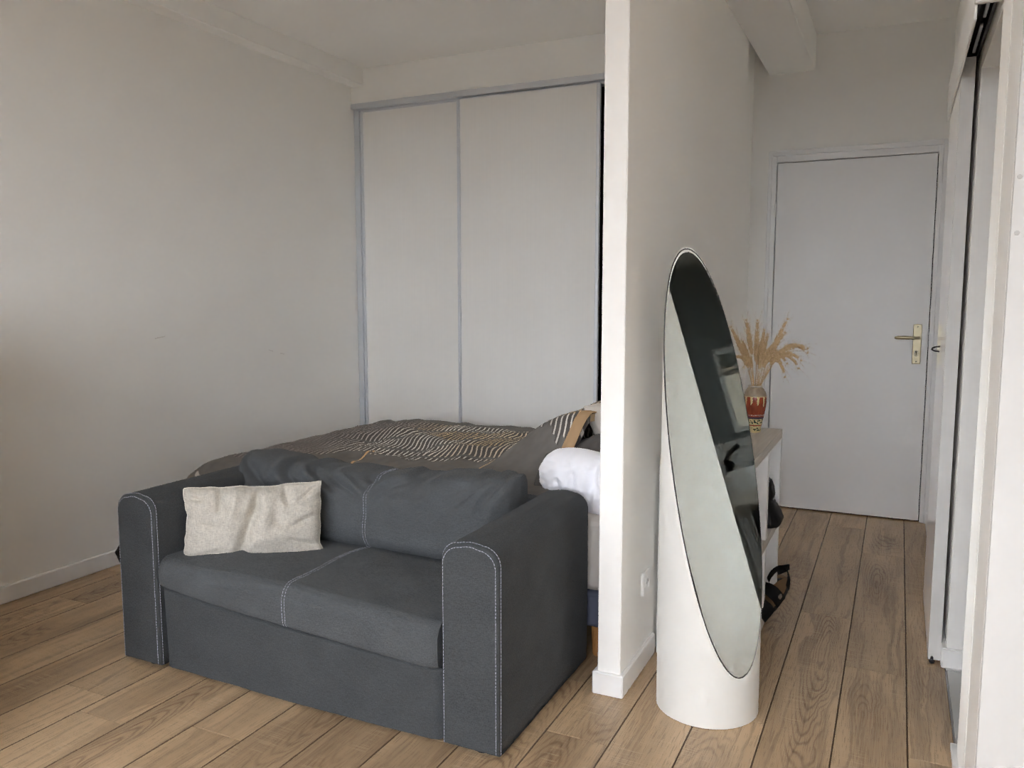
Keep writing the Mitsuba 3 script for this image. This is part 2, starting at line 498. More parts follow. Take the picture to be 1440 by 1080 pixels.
# right wall of the hall: a stub, the doorway to the bathroom, and the rest
obj('wall_right', cat(plain(XR, 0.27, 2.24, 2.448, -0.05, CEIL), plain(XR, 0.27, 3.05, 5.05, -0.05, CEIL), plain(XR, 0.27, 2.448, 3.05, 1.992, CEIL)), 'paint', kind='structure', label='white right wall of the hall with the bathroom doorway')
obj('wall_front', cat(plain(XL, WX0, YW - 0.1, YW, -0.05, CEIL), plain(WX1, 2.5, YW - 0.1, YW, -0.05, CEIL), plain(WX0, WX1, YW - 0.1, YW, WZ1, CEIL), plain(WX0, WX1, YW - 0.1, YW, -0.05, WZ0)), 'paint', kind='structure', label='window wall behind the viewer')
obj('wall_kitchen', cat(plain(0.27, 2.5, 2.24, 2.30, -0.05, CEIL), plain(2.4, 2.5, YW, 2.30, -0.05, CEIL)), 'paint', kind='structure', label='white walls of the corner right of the viewer')

# window behind the camera
w = thing('window_1', 'wide white framed window behind the viewer', None, kind='structure')
labels[w] = {'label': 'wide white framed window behind the viewer', 'kind': 'structure'}
for x0, x1 in [(WX0 + (WX1 - WX0) * k / 3, WX0 + (WX1 - WX0) * (k + 1) / 3) for k in range(3)]:
    y0, y1 = YW - 0.07, YW - 0.01
    obj('frame', cat(box(x0, x0 + 0.045, y0, y1, WZ0, WZ1), box(x1 - 0.045, x1, y0, y1, WZ0, WZ1), box(x0 + 0.046, x1 - 0.046, y0, y1, WZ0, WZ0 + 0.06), box(x0 + 0.046, x1 - 0.046, y0, y1, WZ1 - 0.06, WZ1)), 'white_gloss', w)
    obj('pane', plain(x0 + 0.045, x1 - 0.045, YW - 0.042, YW - 0.038, WZ0 + 0.06, WZ1 - 0.06), 'window_glass', w)


def skirting(name, runs, label):
    obj(name, cat(*[box(*r, 0.004) for r in runs]), 'white_gloss', kind='structure', label=label)


skirting('baseboard_left', [(XL - 0.004, -3.298, YW, YB - 0.06, 0.001, 0.074)], 'white baseboard along the left wall')
skirting('baseboard_partition', [(-0.838, -0.735, 2.352, 2.366, 0.001, 0.076), (-0.75, -0.735, 2.358, 2.73, 0.001, 0.076), (-0.838, -0.823, 2.358, 2.53, 0.001, 0.076)], 'white baseboard wrapping the end of the partition')
skirting('baseboard_right', [(0.184, 0.272, 3.036, 3.052, 0.001, 0.072), (0.184, 0.202, 3.04, 5.03, 0.001, 0.072)], 'white baseboard at the bathroom doorway')
obj('trim_3', cat(box(0.186, 0.206, 2.20, 2.50, -0.002, 0.012, 0.002)), 'white_gloss', kind='structure', label='white threshold strip at the bathroom doorway')

# bathroom beyond the doorway (seen in the standing mirror)
BX, BY0, BY1 = 1.55, 2.30, 3.80
obj('wall_bathroom', cat(plain(BX, BX + 0.1, BY0, BY1, -0.05, CEIL), plain(0.27, BX + 0.1, BY1, BY1 + 0.1, -0.05, CEIL)), 'slate', kind='structure', label='dark grey tiled bathroom wall')
bf = obj('floor_bathroom', plain(0.197, BX, 2.30, BY1, -0.06, -0.012), 'pale_tile', kind='structure', label='grey tiled bathroom floor')
for i in range(4):
    for j in range(4):
        xa, xb, ya, yb = 0.278 + i * 0.34, 0.278 + (i + 1) * 0.34 - 0.003, 2.452 + j * 0.34, 2.452 + (j + 1) * 0.34 - 0.003
        obj('tile', box(xa, min(xb, BX), ya, min(yb, BY1), -0.013, -0.002, 0.001), 'pale_tile', bf)
obj('tile', box(0.203, 0.275, 2.452, 3.034, -0.013, -0.002, 0.001), 'pale_tile', bf)
obj('ceiling_bathroom', plain(0.27, BX + 0.1, BY0, BY1 + 0.1, 2.30, 2.35), 'ceiling_paint', kind='structure', label='bathroom ceiling')

# ------------------------------------------------------------------ entrance door
d1 = thing('door_1', None, None)
labels[d1] = {'label': 'white flush entrance door with brass coloured lever handle', 'kind': 'structure'}
DX0, DX1, DZ = -0.683, 0.152, 2.043
obj('leaf', box(DX0 + 0.003, DX1 - 0.003, 5.024, 5.064, 0.008, DZ - 0.003, 0.002), 'door_paint', d1)
fr = []
for (a, b, c, e) in ((DX0 - 0.046, DX0 - 0.001, 0.0, DZ + 0.064), (DX1 + 0.001, 0.1985, 0.0, DZ + 0.064)):
    fr.append(box(a, b, 5.018, 5.07, c, e, 0.002))
fr.append(box(DX0 - 0.001, DX1 + 0.001, 5.018, 5.07, DZ + 0.001, DZ + 0.064, 0.002))
# outer bead of the architrave
fr += [box(DX0 - 0.047, DX0 - 0.026, 5.008, 5.03, 0.0, DZ + 0.066, 0.003), box(DX1 + 0.022, 0.1985, 5.008, 5.03, 0.0, DZ + 0.066, 0.003), box(DX0 - 0.026, DX1 + 0.022, 5.008, 5.03, DZ + 0.036, DZ + 0.066, 0.003)]
obj('frame', cat(*fr), 'door_paint', d1)
obj('back', plain(DX0 - 0.03, DX1 + 0.03, 5.066, 5.12, -0.02, DZ + 0.05), 'dark', d1)
for z in (1.775, 0.985, 0.24):
    h = obj('hinge', cat(tube([(DX0 - 0.001, 5.012, z - 0.042), (DX0 - 0.001, 5.012, z + 0.042)], 0.0075, 10), box(DX0 - 0.006, DX0 + 0.004, 5.014, 5.03, z - 0.04, z + 0.04, 0.001)), 'white_gloss', d1, smooth=40)
hp = obj('handle_plate', cat(box(0.073, 0.117, 5.015, 5.0245, 0.897, 1.118, 0.003)), 'brass', d1, label='tall brass coloured handle plate')
lever = smooth_path([(0.099, 5.013, 1.043), (0.099, 4.985, 1.043), (0.092, 4.972, 1.043), (0.06, 4.968, 1.044), (0.0, 4.969, 1.044), (-0.018, 4.971, 1.043)], 30)
obj('lever', cat(tube(lever, np.interp(np.linspace(0, 1, 30), [0, .35, .6, .9, 1], [0.0075, 0.008, 0.0105, 0.0095, 0.005]), 12), tube([(0.099, 5.016, 1.043), (0.099, 5.004, 1.043)], 0.0125, 16)), 'brass', hp, smooth=50)
obj('keyhole', cat(tube([(0.094, 5.0155, 0.965), (0.094, 5.0135, 0.965)], 0.0045, 10), box(0.092, 0.096, 5.0135, 5.016, 0.948, 0.963, 0.0005)), 'dark', hp)
obj('keyhole_rim', tube([(0.094 + 0.008 * math.cos(a), 5.0142, 0.957 + 0.016 * math.sin(a)) for a in np.linspace(0, 2 * np.pi, 20)[:-1]], 0.0022, 5, closed=True), 'steel', hp)
for z in (1.104, 0.911):
    obj('screw', tube([(0.095, 5.0155, z), (0.095, 5.0132, z)], 0.0038, 10), 'dark', hp)
obj('bolt', box(DX1 - 0.001, DX1 + 0.002, 5.012, 5.022, 1.02, 1.075, 0.0005), 'steel', d1)

# ------------------------------------------------------------------ bathroom sliding door on its rail
d2 = thing('door_2', None, None)
labels[d2] = {'label': 'glossy white sliding bathroom door on a wall rail, slid open', 'kind': 'structure'}
pn = obj('panel', box(0.145, 0.184, 3.073, 3.72, 0.010, 2.037, 0.002), 'lacquer', d2)
obj('edge_band', box(0.1445, 0.1845, 3.0705, 3.0735, 0.012, 2.036, 0.0008), 'white_edge', pn)
obj('pull_handle', tube([(0.1445, 3.46, 1.082), (0.128, 3.462, 1.080), (0.119, 3.475, 1.074), (0.119, 3.50, 1.068), (0.128, 3.515, 1.062), (0.1445, 3.517, 1.060)], 0.003, 6), 'black_plastic', pn, smooth=50, label='small dark loop pull')
obj('floor_guide', cat(box(0.153, 0.161, 3.062, 3.0715, 0.002, 0.024, 0.001), tube([(0.157 + 0.007 * math.cos(a), 3.060, 0.0095 + 0.0065 * math.sin(a)) for a in np.linspace(0, 2 * np.pi, 16)[:-1]], 0.0024, 6, closed=True)), 'black_plastic', d2, label='small black floor guide with a ring')
obj('fascia', box(0.136, 0.1435, 2.452, 3.80, 1.972, 2.118, 0.002), 'white_gloss', d2)
obj('end_cap', box(0.136, 0.2005, 2.436, 2.452, 2.008, 2.118, 0.002), 'white_edge', d2)
obj('rail', cat(box(0.187, 0.196, 2.453, 3.79, 2.045, 2.118, 0.001), box(0.158, 0.166, 2.453, 3.79, 2.075, 2.10, 0.001), box(0.1437, 0.199, 2.453, 3.79, 2.1, 2.118, 0.001)), 'black_plastic', d2)
obj('rail_lip', cat(box(0.172, 0.180, 2.453, 2.70, 2.046, 2.054, 0.001), box(0.172, 0.180, 2.78, 3.07, 2.046, 2.054, 0.001)), 'aluminium', d2)

# tall cabinet closing the hall wall, nearest on the right
tc = thing('tall_cabinet', 'tall white cabinet nearest on the right, two small cover caps on its side', 'cabinet')
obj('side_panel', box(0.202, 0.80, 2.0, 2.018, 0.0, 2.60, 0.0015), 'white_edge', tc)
obj('carcass', box(0.2015, 0.80, 2.0185, 2.236, 0.0, 2.60, 0.002), 'laminate', tc)
for x, z in ((0.212, 1.517), (0.2135, 1.402)):
    obj('cover_cap', lathe([(0.0001, 0.0), (0.0052, 0.0), (0.0052, 0.0012), (0.0046, 0.0022), (0.0001, 0.0026)], 20).apply_transform(trimesh.transformations.rotation_matrix(np.pi / 2, [1, 0, 0])).apply_translation([x, 2.0003, z]), 'cap_grey', tc, smooth=40)

# ------------------------------------------------------------------ wardrobe
wd = thing('wardrobe', 'white sliding door wardrobe filling the back wall behind the bed', 'wardrobe')
obj('top_track', cat(box(XL + 0.002, -0.853, YB - 0.012, YB + 0.10, 2.487, 2.522, 0.002)), 'aluminium', wd)
obj('inner_track', box(XL + 0.05, -0.853, YB + 0.030, YB + 0.09, 2.472, 2.488, 0.002), 'aluminium', wd)
obj('bottom_track', box(XL + 0.002, -0.853, YB + 0.0, YB + 0.10, 0.0, 0.02, 0.002), 'aluminium', wd)
obj('carcass', cat(plain(XL + 0.001, XL + 0.03, YB + 0.075, 5.03, 0.0, 2.487), plain(-0.868, -0.853, YB + 0.11, 5.03, 0.0, 2.487), plain(XL + 0.03, -0.868, 5.02, 5.03, 0.0, 2.487), plain(XL + 0.03, -0.868, YB + 0.102, 5.02, 2.47, 2.487)), 'dark', wd)
for i, (xa, xb, y0) in enumerate(((XL + 0.043, -2.497, YB + 0.036), (-2.522, -1.588, YB + 0.008), (-1.50, -0.87, YB + 0.06))):
    dp = obj('door', box(xa + 0.004, xb - 0.004, y0, y0 + 0.012, 0.03, 2.475, 0.001), 'laminate', wd)
    obj('stile', box(xa, xa + 0.022, y0 - 0.007, y0 + 0.017, 0.022, 2.479, 0.003), 'aluminium', dp)
    obj('stile', box(xb - 0.022, xb, y0 - 0.007, y0 + 0.017, 0.022, 2.479, 0.003), 'aluminium', dp)
obj('wall_stile', box(XL + 0.002, XL + 0.0425, YB + 0.020, YB + 0.06, 0.0, 2.487, 0.002), 'aluminium', wd)

# low cabinet added out of view to cast shade on the left wall
ch = thing('added_shade_cabinet', 'pale low cabinet added out of view to shade the left wall', 'cabinet')
obj('body', box(XL + 0.02, -2.22, 0.80, 1.18, 0.0, 1.32, 0.004), 'laminate', ch)
for xa in (XL + 0.03, -2.76):
    dw = obj('door', box(xa, xa + 0.525, 0.78, 0.799, 0.06, 1.30, 0.003), 'laminate', ch)
    obj('knob', lathe([(0.0001, 0), (0.01, 0), (0.014, 0.018), (0.0001, 0.022)], 14).apply_transform(trimesh.transformations.rotation_matrix(np.pi / 2, [1, 0, 0])).apply_translation([xa + 0.46, 0.78, 0.75]), 'black_plastic', dw, smooth=40)

# ------------------------------------------------------------------ bed
bed = thing('bed', 'double bed with beige sheet between the sofa and the wardrobe', 'bed')


def softbox(x0, x1, y0, y1, z0, z1, r=0.03, n=8, seed=0, amp=0.004, seg=0.05):
    """A rounded upholstered block with a slightly uneven surface."""
    import manifold3d as m3
    pts = m3.Manifold.hull_points if False else None
    s = [m3.Manifold.sphere(r, n * 4).translate([x, y, z]) for x in (x0 + r, x1 - r) for y in (y0 + r, y1 - r) for z in (z0 + r, z1 - r)]
    m = m3.Manifold.batch_hull(s).refine_to_length(seg).to_mesh()
    t = trimesh.Trimesh(m.vert_properties[:, :3], m.tri_verts, process=True)
    nr = np.array(t.vertex_normals)
    t.vertices = t.vertices + nr * ((meshkit.fbm(np.array(t.vertices) * 7 + seed * 3.3, 3, seed=seed) - 0.5) * 2 * amp)[:, None]
    return t


obj('base', softbox(-2.88, -0.84, 2.605, 4.08, 0.105, 0.235, 0.02, amp=0.002), 'blue_cloth', bed, smooth=True, label='dark blue grey bed base')
obj('mattress', softbox(-2.84, -0.836, 2.60, 4.06, 0.236, 0.500, 0.04, seed=2, amp=0.007, seg=0.03), 'sheet_cloth', bed, smooth=True, label='mattress in a beige fitted sheet')
for x, y in ((-0.914, 2.636), (-2.80, 2.68), (-0.90, 4.0), (-2.80, 4.0)):
    obj('leg', lathe([(0.0001, 0), (0.020, 0), (0.022, 0.004), (0.028, 0.108), (0.0001, 0.108)], 20, (x, y, 0)), 'amber_wood', bed, smooth=40)

# duvet: a thick quilt, its print on the cloth
na, nb = 240, 190
A = np.linspace(0, 1, na)
B = np.linspace(0, 1, nb)
sx = -3.10 + 2.26 * A                    # cloth coordinates in metres
sy = 2.37 + 1.965 * B
SX, SY = np.meshgrid(sx, sy, indexing='ij')
hem = np.interp(sy, [2.37, 2.62, 2.838, 2.911, 2.994, 3.10, 3.30, 4.34], [-1.12, -1.12, -1.112, -1.097, -1.088, -1.090, -1.105, -1.11])
SX = -3.10 + (hem[None, :] + 3.10) * A[:, None]        # the cloth ends at a hem over the pillows


def fold(s, edge, r, sign):
    """Follow a cloth over an edge: returns position along the axis and the drop."""
    d = np.maximum((edge - s) * sign, 0)
    a = np.minimum(d / r, np.pi / 2)
    pos = s + sign * (d - r * np.sin(a))
    drop = r * (1 - np.cos(a)) + np.maximum(d - r * np.pi / 2, 0)
    return pos, drop


px, dx = fold(SX, -2.73, 0.24, 1)
py, dy = fold(SY, 4.02, 0.13, -1)
py2, dy2 = fold(SY, 2.668, 0.07, 1)
py, dy = py + py2 - SY, dy + dy2
q = np.stack([SX, SY, 0 * SX], -1)
hz = 0.563 + 0.060 * (meshkit.fbm(q * 2.2 + 5, 3, seed=11) - 0.5) + 0.045 * (meshkit.fbm(q * [4.5, 2.6, 1] + 9, 3, seed=21) - 0.5) + 0.016 * (meshkit.fbm(q * [14, 9, 1], 2, seed=31) - 0.5)
sst = lambda a, b, x: (lambda t: t * t * (3 - 2 * t))(np.clip((x - a) / (b - a), 0, 1))
# ridge folds lying across the quilt
for (x0, y0, x1, y1, wd_, hgt) in ((-2.5, 2.75, -1.9, 3.05, 0.05, 0.016), (-2.2, 2.95, -1.6, 2.78, 0.05, 0.018), (-2.3, 3.45, -1.75, 3.2, 0.09, 0.03), (-1.9, 3.1, -1.55, 3.35, 0.06, 0.022), (-2.6, 3.3, -2.1, 3.75, 0.10, 0.025)):
    a, b = np.array([x0, y0]), np.array([x1, y1])
    qq = np.stack([SX, SY], -1)
    tt = np.clip(((qq - a) @ (b - a)) / ((b - a) @ (b - a)), 0, 1)
    dd = np.linalg.norm(qq - (a + tt[..., None] * (b - a)), axis=-1)
    hz = hz + hgt * np.exp(-(dd / wd_) ** 2)
# heaped over the pillows at the head end
head = sst(-1.60, -1.13, SX) * sst(2.72, 3.02, SY) * (1 - 0.8 * sst(3.45, 3.85, SY))
hz = hz + 0.25 * head
hz = hz - 0.03 * sst(-2.4, -2.85, SX)
PZ = hz - dx - dy
PZ = np.maximum(PZ, 0.22 + 0.02 * meshkit.noise(q * 8, 5))
P = np.stack([px, py, PZ], -1)
dm = sheet(P, 0.03)
uvd = np.stack([SX.ravel(), SY.ravel()], 1)
dv = obj('duvet', dm, 'duvet_cloth', smooth=True, uv=np.vstack([uvd, uvd]), label='dark grey duvet printed with fine cream stripes, spread over the bed', cat='duvet')

# the tan border along its hem
nz = np.array(grid_mesh(P).vertex_normals).reshape(P.shape)
last = P[-1] - P[-2]
last /= np.linalg.norm(last, axis=1, keepdims=True)
cols = [-6, -5, -4, -3, -2, -1]
js = np.where((sy > 2.80) & (sy < 3.75))[0]
TP = np.stack([P[c][js] + nz[c][js] * (0.004 + 0.003 * math.sin(math.pi * i / 5)) + last[js] * (0.004 if c == -1 else 0.0) for i, c in enumerate(cols)], 1)
obj('border', sheet(TP, 0.005), 'tan_cloth', dv, smooth=True, label='tan border band along the hem of the duvet')

pm, prim = pillow(0.50, 0.40, 0.17, seed=3, n=56)
obj('pillow', placed(pm, (-0.965, 3.28, 0.672), rz=78, rx=-38), 'beige_cloth', smooth=True, label='pale beige pillow tucked behind the tan band beside the partition', cat='pillow')

# rumpled dark cover in front of the beige pillow
n1, n2 = 60, 50
U, V = np.meshgrid(np.linspace(0, 1, n1), np.linspace(0, 1, n2), indexing='ij')
GX = -1.21 + 0.365 * U
GY = 2.72 + 0.42 * V - 0.06 * U
GZ = 0.555 + 0.20 * np.sin(np.pi * np.clip(V * 0.80, 0, 1)) ** 0.7 * (0.62 + 0.55 * U) + 0.05 * (meshkit.fbm(np.stack([GX * 9, GY * 9, 0 * GX], -1), 3, seed=8) - 0.5)
obj('cover', sheet(np.stack([GX, GY, GZ], -1), 0.02), 'grey_cloth', smooth=True, label='rumpled dark grey cover between the beige pillow and the white pillow', cat='bed cover')

wp_, wrim = pillow(0.37, 0.225, 0.20, seed=14, n=72, wr=0.008, pinch=-0.02, power=2.2, soft=0.5, rnd=0.85, creases=((-0.08, -0.02, -0.03, -0.12, 0.010, -0.026), (-0.02, 0.02, 0.0, -0.12, 0.012, -0.024), (0.05, 0.08, 0.05, -0.12, 0.014, -0.028), (-0.13, -0.05, -0.10, -0.10, 0.009, -0.018), (-0.10, -0.055, 0.02, -0.045, 0.010, -0.020), (0.02, 0.05, 0.09, -0.02, 0.012, -0.016)))
obj('pillow', placed(wp_, (-0.998, 2.72, 0.603), rz=-4, rx=-8, ry=9), 'white_cloth', smooth=True, label='crumpled white pillow spilling over the right back corner of the sofa', cat='pillow')

# ------------------------------------------------------------------ sofa
sofa = thing('sofa', 'charcoal fabric two seat sofa with pale double stitching', 'sofa')
SF = 1.870


def arm(x0, x1, y0=SF, y1=2.575, z0=0.014, z1=0.600, r=0.052):
    """Arm with a rounded top, its front edges eased. Returns the mesh and the outline function."""
    def outline(inset, y, wob=0.0):
        a = np.linspace(0, np.pi / 2, 9)
        X0, X1, Z1, R = x0 + inset, x1 - inset, z1 - inset, r
        left = [(X0, z) for z in np.linspace(z0 + inset, Z1 - R, 14)]
        tl = [(X0 + R - R * np.cos(t), Z1 - R + R * np.sin(t)) for t in a[1:]]
        tp_ = [(x, Z1 + 0.006 * math.sin(math.pi * (x - X0 - R) / (X1 - X0 - 2 * R))) for x in np.linspace(X0 + R, X1 - R, 6)[1:-1]]
        tr = [(X1 - R + R * np.sin(t), Z1 - R + R * np.cos(t)) for t in a]
        right = [(X1, z) for z in np.linspace(Z1 - R, z0 + inset, 14)[1:]]
        bot = [(x, z0 + inset) for x in np.linspace(X1, X0, 5)[1:-1]]
        return np.array([(x, y, z) for x, z in left + tl + tp_ + tr + right + bot])
    ys = [(0.02, y0 + 0.000), (0.009, y0 + 0.0005), (0.004, y0 + 0.003), (0.001, y0 + 0.008)] + [(0.0, y) for y in np.linspace(y0 + 0.016, y1 - 0.02, 16)] + [(0.003, y1 - 0.006), (0.012, y1)]
    R_ = np.array([outline(i, y) for i, y in ys])
    m = loft(R_)
    v = np.array(m.vertices)
    nr = np.array(m.vertex_normals)
    amp = 0.005 * np.clip((v[:, 1] - y0 - 0.01) / 0.1, 0, 1)
    m.vertices = v + nr * ((meshkit.fbm(v * 6 + x0, 3, seed=5) - 0.5) * amp)[:, None]
    return m, outline


for x0, x1, sd in ((-2.400, -2.222, 0), (-1.112, -0.932, 1)):
    m, ol = arm(x0, x1)
    a_ = obj('arm', m, 'charcoal', sofa, smooth=35)
    pth = ol(0.0085, SF - 0.0005)[:14 + 8 + 4 + 9 + 13]
    obj('stitching', stitches(pth), 'thread', a_)
    pth2 = ol(-0.0005, SF + 0.0135)[:14 + 8 + 4 + 9 + 13]
    obj('stitching', stitches(pth2), 'thread', a_)
    obj('foot', lathe([(0.0001, 0), (0.02, 0), (0.022, 0.014), (0.0001, 0.016)], 16, ((x0 + x1) / 2 + 0.02, SF + 0.045, 0)), 'black_plastic', a_)
    obj('foot', lathe([(0.0001, 0), (0.02, 0), (0.022, 0.014), (0.0001, 0.016)], 16, ((x0 + x1) / 2, 2.52, 0)), 'black_plastic', a_)

obj('backrest', softbox(-2.221, -1.113, 2.50, 2.572, 0.02, 0.575, 0.02, seed=5, amp=0.003), 'charcoal', sofa, smooth=40)

# front panel below the seat, a little slack at its ends
xs = np.linspace(-2.2195, -1.1145, 60)


def seat_bottom(x):
    t = (x + 2.22) / 1.105
    return 0.300 - 0.075 * t - 0.012 * np.sin(np.pi * t)


ringsF = []
for x in xs:
    zt = seat_bottom(x) - 0.003
    e = np.clip(np.minimum(x + 2.2195, -1.1145 - x) / 0.03, 0, 1) ** 0.5
    slack = 0.006 * (meshkit.noise(np.array([x * 9, 0, 0.0]), 2) - 0.5)
    yf = SF + 0.010 + 0.022 * (1 - e) + slack
    zz = np.linspace(0.012, zt - 0.012, 10)
    front = [(x, yf + 0.004 * math.sin(9 * z + 5 * x), z) for z in zz]
    ringsF.append(np.array(front + [(x, yf + 0.004, zt - 0.004), (x, yf + 0.014, zt), (x, 2.44, zt), (x, 2.44, 0.03), (x, yf + 0.03, 0.012)]))
obj('front_panel', loft(ringsF), 'charcoal', sofa, smooth=40)

# seat cushion


def seat_section(x):
    t = (x + 2.22) / 1.105
    zb = seat_bottom(x)
    zt = 0.392 - 0.035 * t + 0.012 * math.sin(math.pi * t)
    e = max(min(min(x + 2.2195, -1.1260 - x) / 0.03, 1), 0) ** 0.5
    yf = SF - 0.002 + 0.014 * (1 - e) + 0.004 * math.sin(7 * x)
    r = 0.042
    pts = [(yf + 0.012, zb), (yf + 0.003, zb + 0.004)]
    for z in np.linspace(zb + 0.012, zt - r, 6):
        pts.append((yf - 0.004 * math.sin(math.pi * (z - zb) / (zt - zb)), z))
    for a in np.linspace(0, np.pi / 2, 9)[1:]:
        pts.append((yf + r - r * math.cos(a), zt - r + r * math.sin(a)))
    zback = 0.372 - 0.008 * t
    for s in np.linspace(0, 1, 26)[1:]:
        y = yf + r + (2.497 - yf - r) * s
        crown = 0.012 * math.sin(math.pi * min(s * 1.25, 1)) * e
        z = zt + (zback - zt) * s + crown
        z += 0.016 * (meshkit.fbm(np.array([x * 5.0, y * 5.0, 1.0]), 3, seed=17) - 0.5) * e
        z += 0.010 * (meshkit.fbm(np.array([x * 3.0 + y * 9, y * 11.0, 2.0]), 3, seed=18) - 0.5) * e * (0.3 + t)
        pts.append((y, z))
    pts.append((2.497, zb))
    return np.array([(x, y, z) for y, z in pts])


SR = np.array([seat_section(x) for x in np.linspace(-2.2195, -1.1260, 90)])
sc_ = obj('seat_cushion', loft(SR), 'pale_charcoal', sofa, smooth=40)
for dxs in (-0.0052, 0.0052):
    s_ = seat_section(-1.672 + dxs)[1:34]
    s_[:, 1:] += np.c_[-0.0008 * np.ones(len(s_)), 0.0012 * np.ones(len(s_))]
    obj('stitching', stitches(s_), 'thread', sc_)

# back cushion: a fat bolster with pulled-in ends
NB, NC = 200, 90
bx = np.linspace(-2.325, -1.130, NB)
th = np.linspace(0, 2 * np.pi, NC, endpoint=False)


def bolster(x, grow=0.0):
    t = (x + 2.325) / 1.195
    e = np.clip(np.minimum(t, 1 - t) / 0.10, 0, 1)
    k = 0.14 + 0.86 * (1 - (1 - e) ** 2.8) ** 0.5
    lift = 0.016 * math.exp(-((t - 0.02) / 0.13) ** 2) + 0.020 * math.exp(-((t - 1.0) / 0.16) ** 2) - 0.010 * math.exp(-((t - 0.38) / 0.25) ** 2)
    cy, cz = 2.432, 0.505
    ry, rz = (0.140 * k + grow), 0.140 * (0.95 + 0.05 * k) + grow
    ps = []
    for a in th:
        c, s = math.cos(a), math.sin(a)
        y = ry * np.sign(c) * abs(c) ** 0.62
        z = rz * np.sign(s) * abs(s) ** 0.62
        up = z / rz
        y += 0.022 * up                   # leans back against the backrest
        z += lift * max(0.0, up + 0.2)
        p_ = np.array([x, cy + y, cz + z])
        f_ = max(0.0, -c) * 0.75 + max(0.0, s) * 0.6
        # gathers fanning out below the top edge, away from the middle seam
        sg = 1 if x > -1.672 else -1
        u_ = abs(x + 1.672)
        g = 36 * u_ + 7.5 * (1 - up) + 6 * meshkit.noise(np.array([x * 7, up * 2.0, 0.0]), 3)
        amp = meshkit.noise(np.array([x * 6.0, 0.5, 3.0]), 9) * max(0.0, up + 0.25) ** 1.2 * (1 - 0.6 * max(0.0, s) ** 4)
        wr = 0.030 * amp * (math.sin(g) + 0.4 * math.sin(2.3 * g + 1))
        wr += (0.016 if s < 0.5 else 0.016 * (1.5 - s) ** 2) * (meshkit.fbm(p_ * [3.0, 6, 6], 2, seed=41) - 0.5) + 0.010 * (meshkit.fbm(p_ * [9, 20, 20] + 3, 2, seed=43) - 0.5)
        # the long fold low on the right
        wr -= 0.016 * math.exp(-((up + 0.35 - 0.9 * (x + 1.5)) / 0.16) ** 2) * np.clip((x + 1.60) / 0.2, 0, 1)
        seam = -0.010 * math.exp(-((x + 1.672) / 0.011) ** 2)
        d = (wr * min(1, k * 1.05) + seam) * f_
        ps.append(p_ + np.array([0, c, s]) * d)
    return np.array(ps)


BR = np.array([bolster(x) for x in bx])
BR[0] = BR[0].mean(0) + (BR[0] - BR[0].mean(0)) * [1, 0.35, 1]
BR[-1] = BR[-1].mean(0) + (BR[-1] - BR[-1].mean(0)) * [1, 0.35, 1]
bc = obj('back_cushion', loft(BR), 'pale_charcoal', sofa, smooth=55)
front = [j for j in range(NC) if 0.30 * np.pi < th[j] < 1.36 * np.pi]
for dxs in (-0.0052, 0.0052):
    obj('stitching', stitches(bolster(-1.672 + dxs, 0.0012)[front]), 'thread', bc)

# throw pillow on the seat
tw, tl_ = 0.478, 0.270
cm, crim = pillow(tw, tl_, 0.135, seed=23, n=110, pinch=0.062, wr=0.0068, power=3.0, soft=0.5, rnd=0.10, edge=0.010,
                  creases=((-0.105, 0.13, -0.100, 0.05, 0.012, -0.026), (0.030, 0.13, 0.010, 0.035, 0.013, -0.030), (0.012, 0.05, -0.045, -0.12, 0.017, -0.034), (0.105, 0.13, 0.125, 0.06, 0.010, -0.022),
                           (-0.045, 0.11, -0.07, -0.02, 0.020, 0.016), (0.065, 0.10, 0.045, -0.05, 0.022, 0.016), (-0.01, -0.08, 0.14, -0.03, 0.022, 0.014), (0.22, 0.02, 0.14, -0.02, 0.010, -0.014), (0.21, -0.09, 0.13, -0.065, 0.010, -0.018),
                           (-0.21, 0.10, -0.16, 0.085, 0.008, -0.014), (0.21, 0.11, 0.165, 0.07, 0.008, -0.016), (-0.2, -0.11, -0.12, -0.09, 0.009, -0.012), (-0.19, 0.02, -0.12, -0.01, 0.014, -0.008)))
cl = (-2.000, 2.100, 0.486)
tpil = obj('throw_pillow', placed(cm, cl, rz=33.5, rx=-13, ry=-1.5), 'linen', smooth=True, label='small beige linen throw pillow on the left seat of the sofa', cat='pillow')
obj('piping', tube(placed(resample(np.vstack([crim, crim[:1]]), 0.008)[:-1], cl, rz=33.5, rx=-13, ry=-1.5), 0.0028, 6, closed=True), 'linen_piping', tpil, smooth=50)

# black bag on the floor between sofa and left wall
bg = thing('floor_bag', 'black bag on the floor between the sofa and the left wall', 'bag')
bm = softbox(-0.18, 0.18, -0.12, 0.12, 0.0, 0.25, 0.03, seed=8, amp=0.010, seg=0.03)
obj('body', placed(bm, (-2.715, 2.435, 0.004), rz=3), 'black_leather', bg, smooth=True)
fl_ = trimesh.convex.convex_hull(np.array([(-2.994, 2.315, 0.178), (-2.990, 2.335, 0.172), (-2.945, 2.30, 0.221), (-2.945, 2.36, 0.218), (-2.950, 2.30, 0.146), (-2.950, 2.36, 0.143), (-2.86, 2.30, 0.246), (-2.86, 2.38, 0.246), (-2.86, 2.30, 0.115), (-2.86, 2.38, 0.115)]))
obj('flap', fl_, 'black_leather', bg)

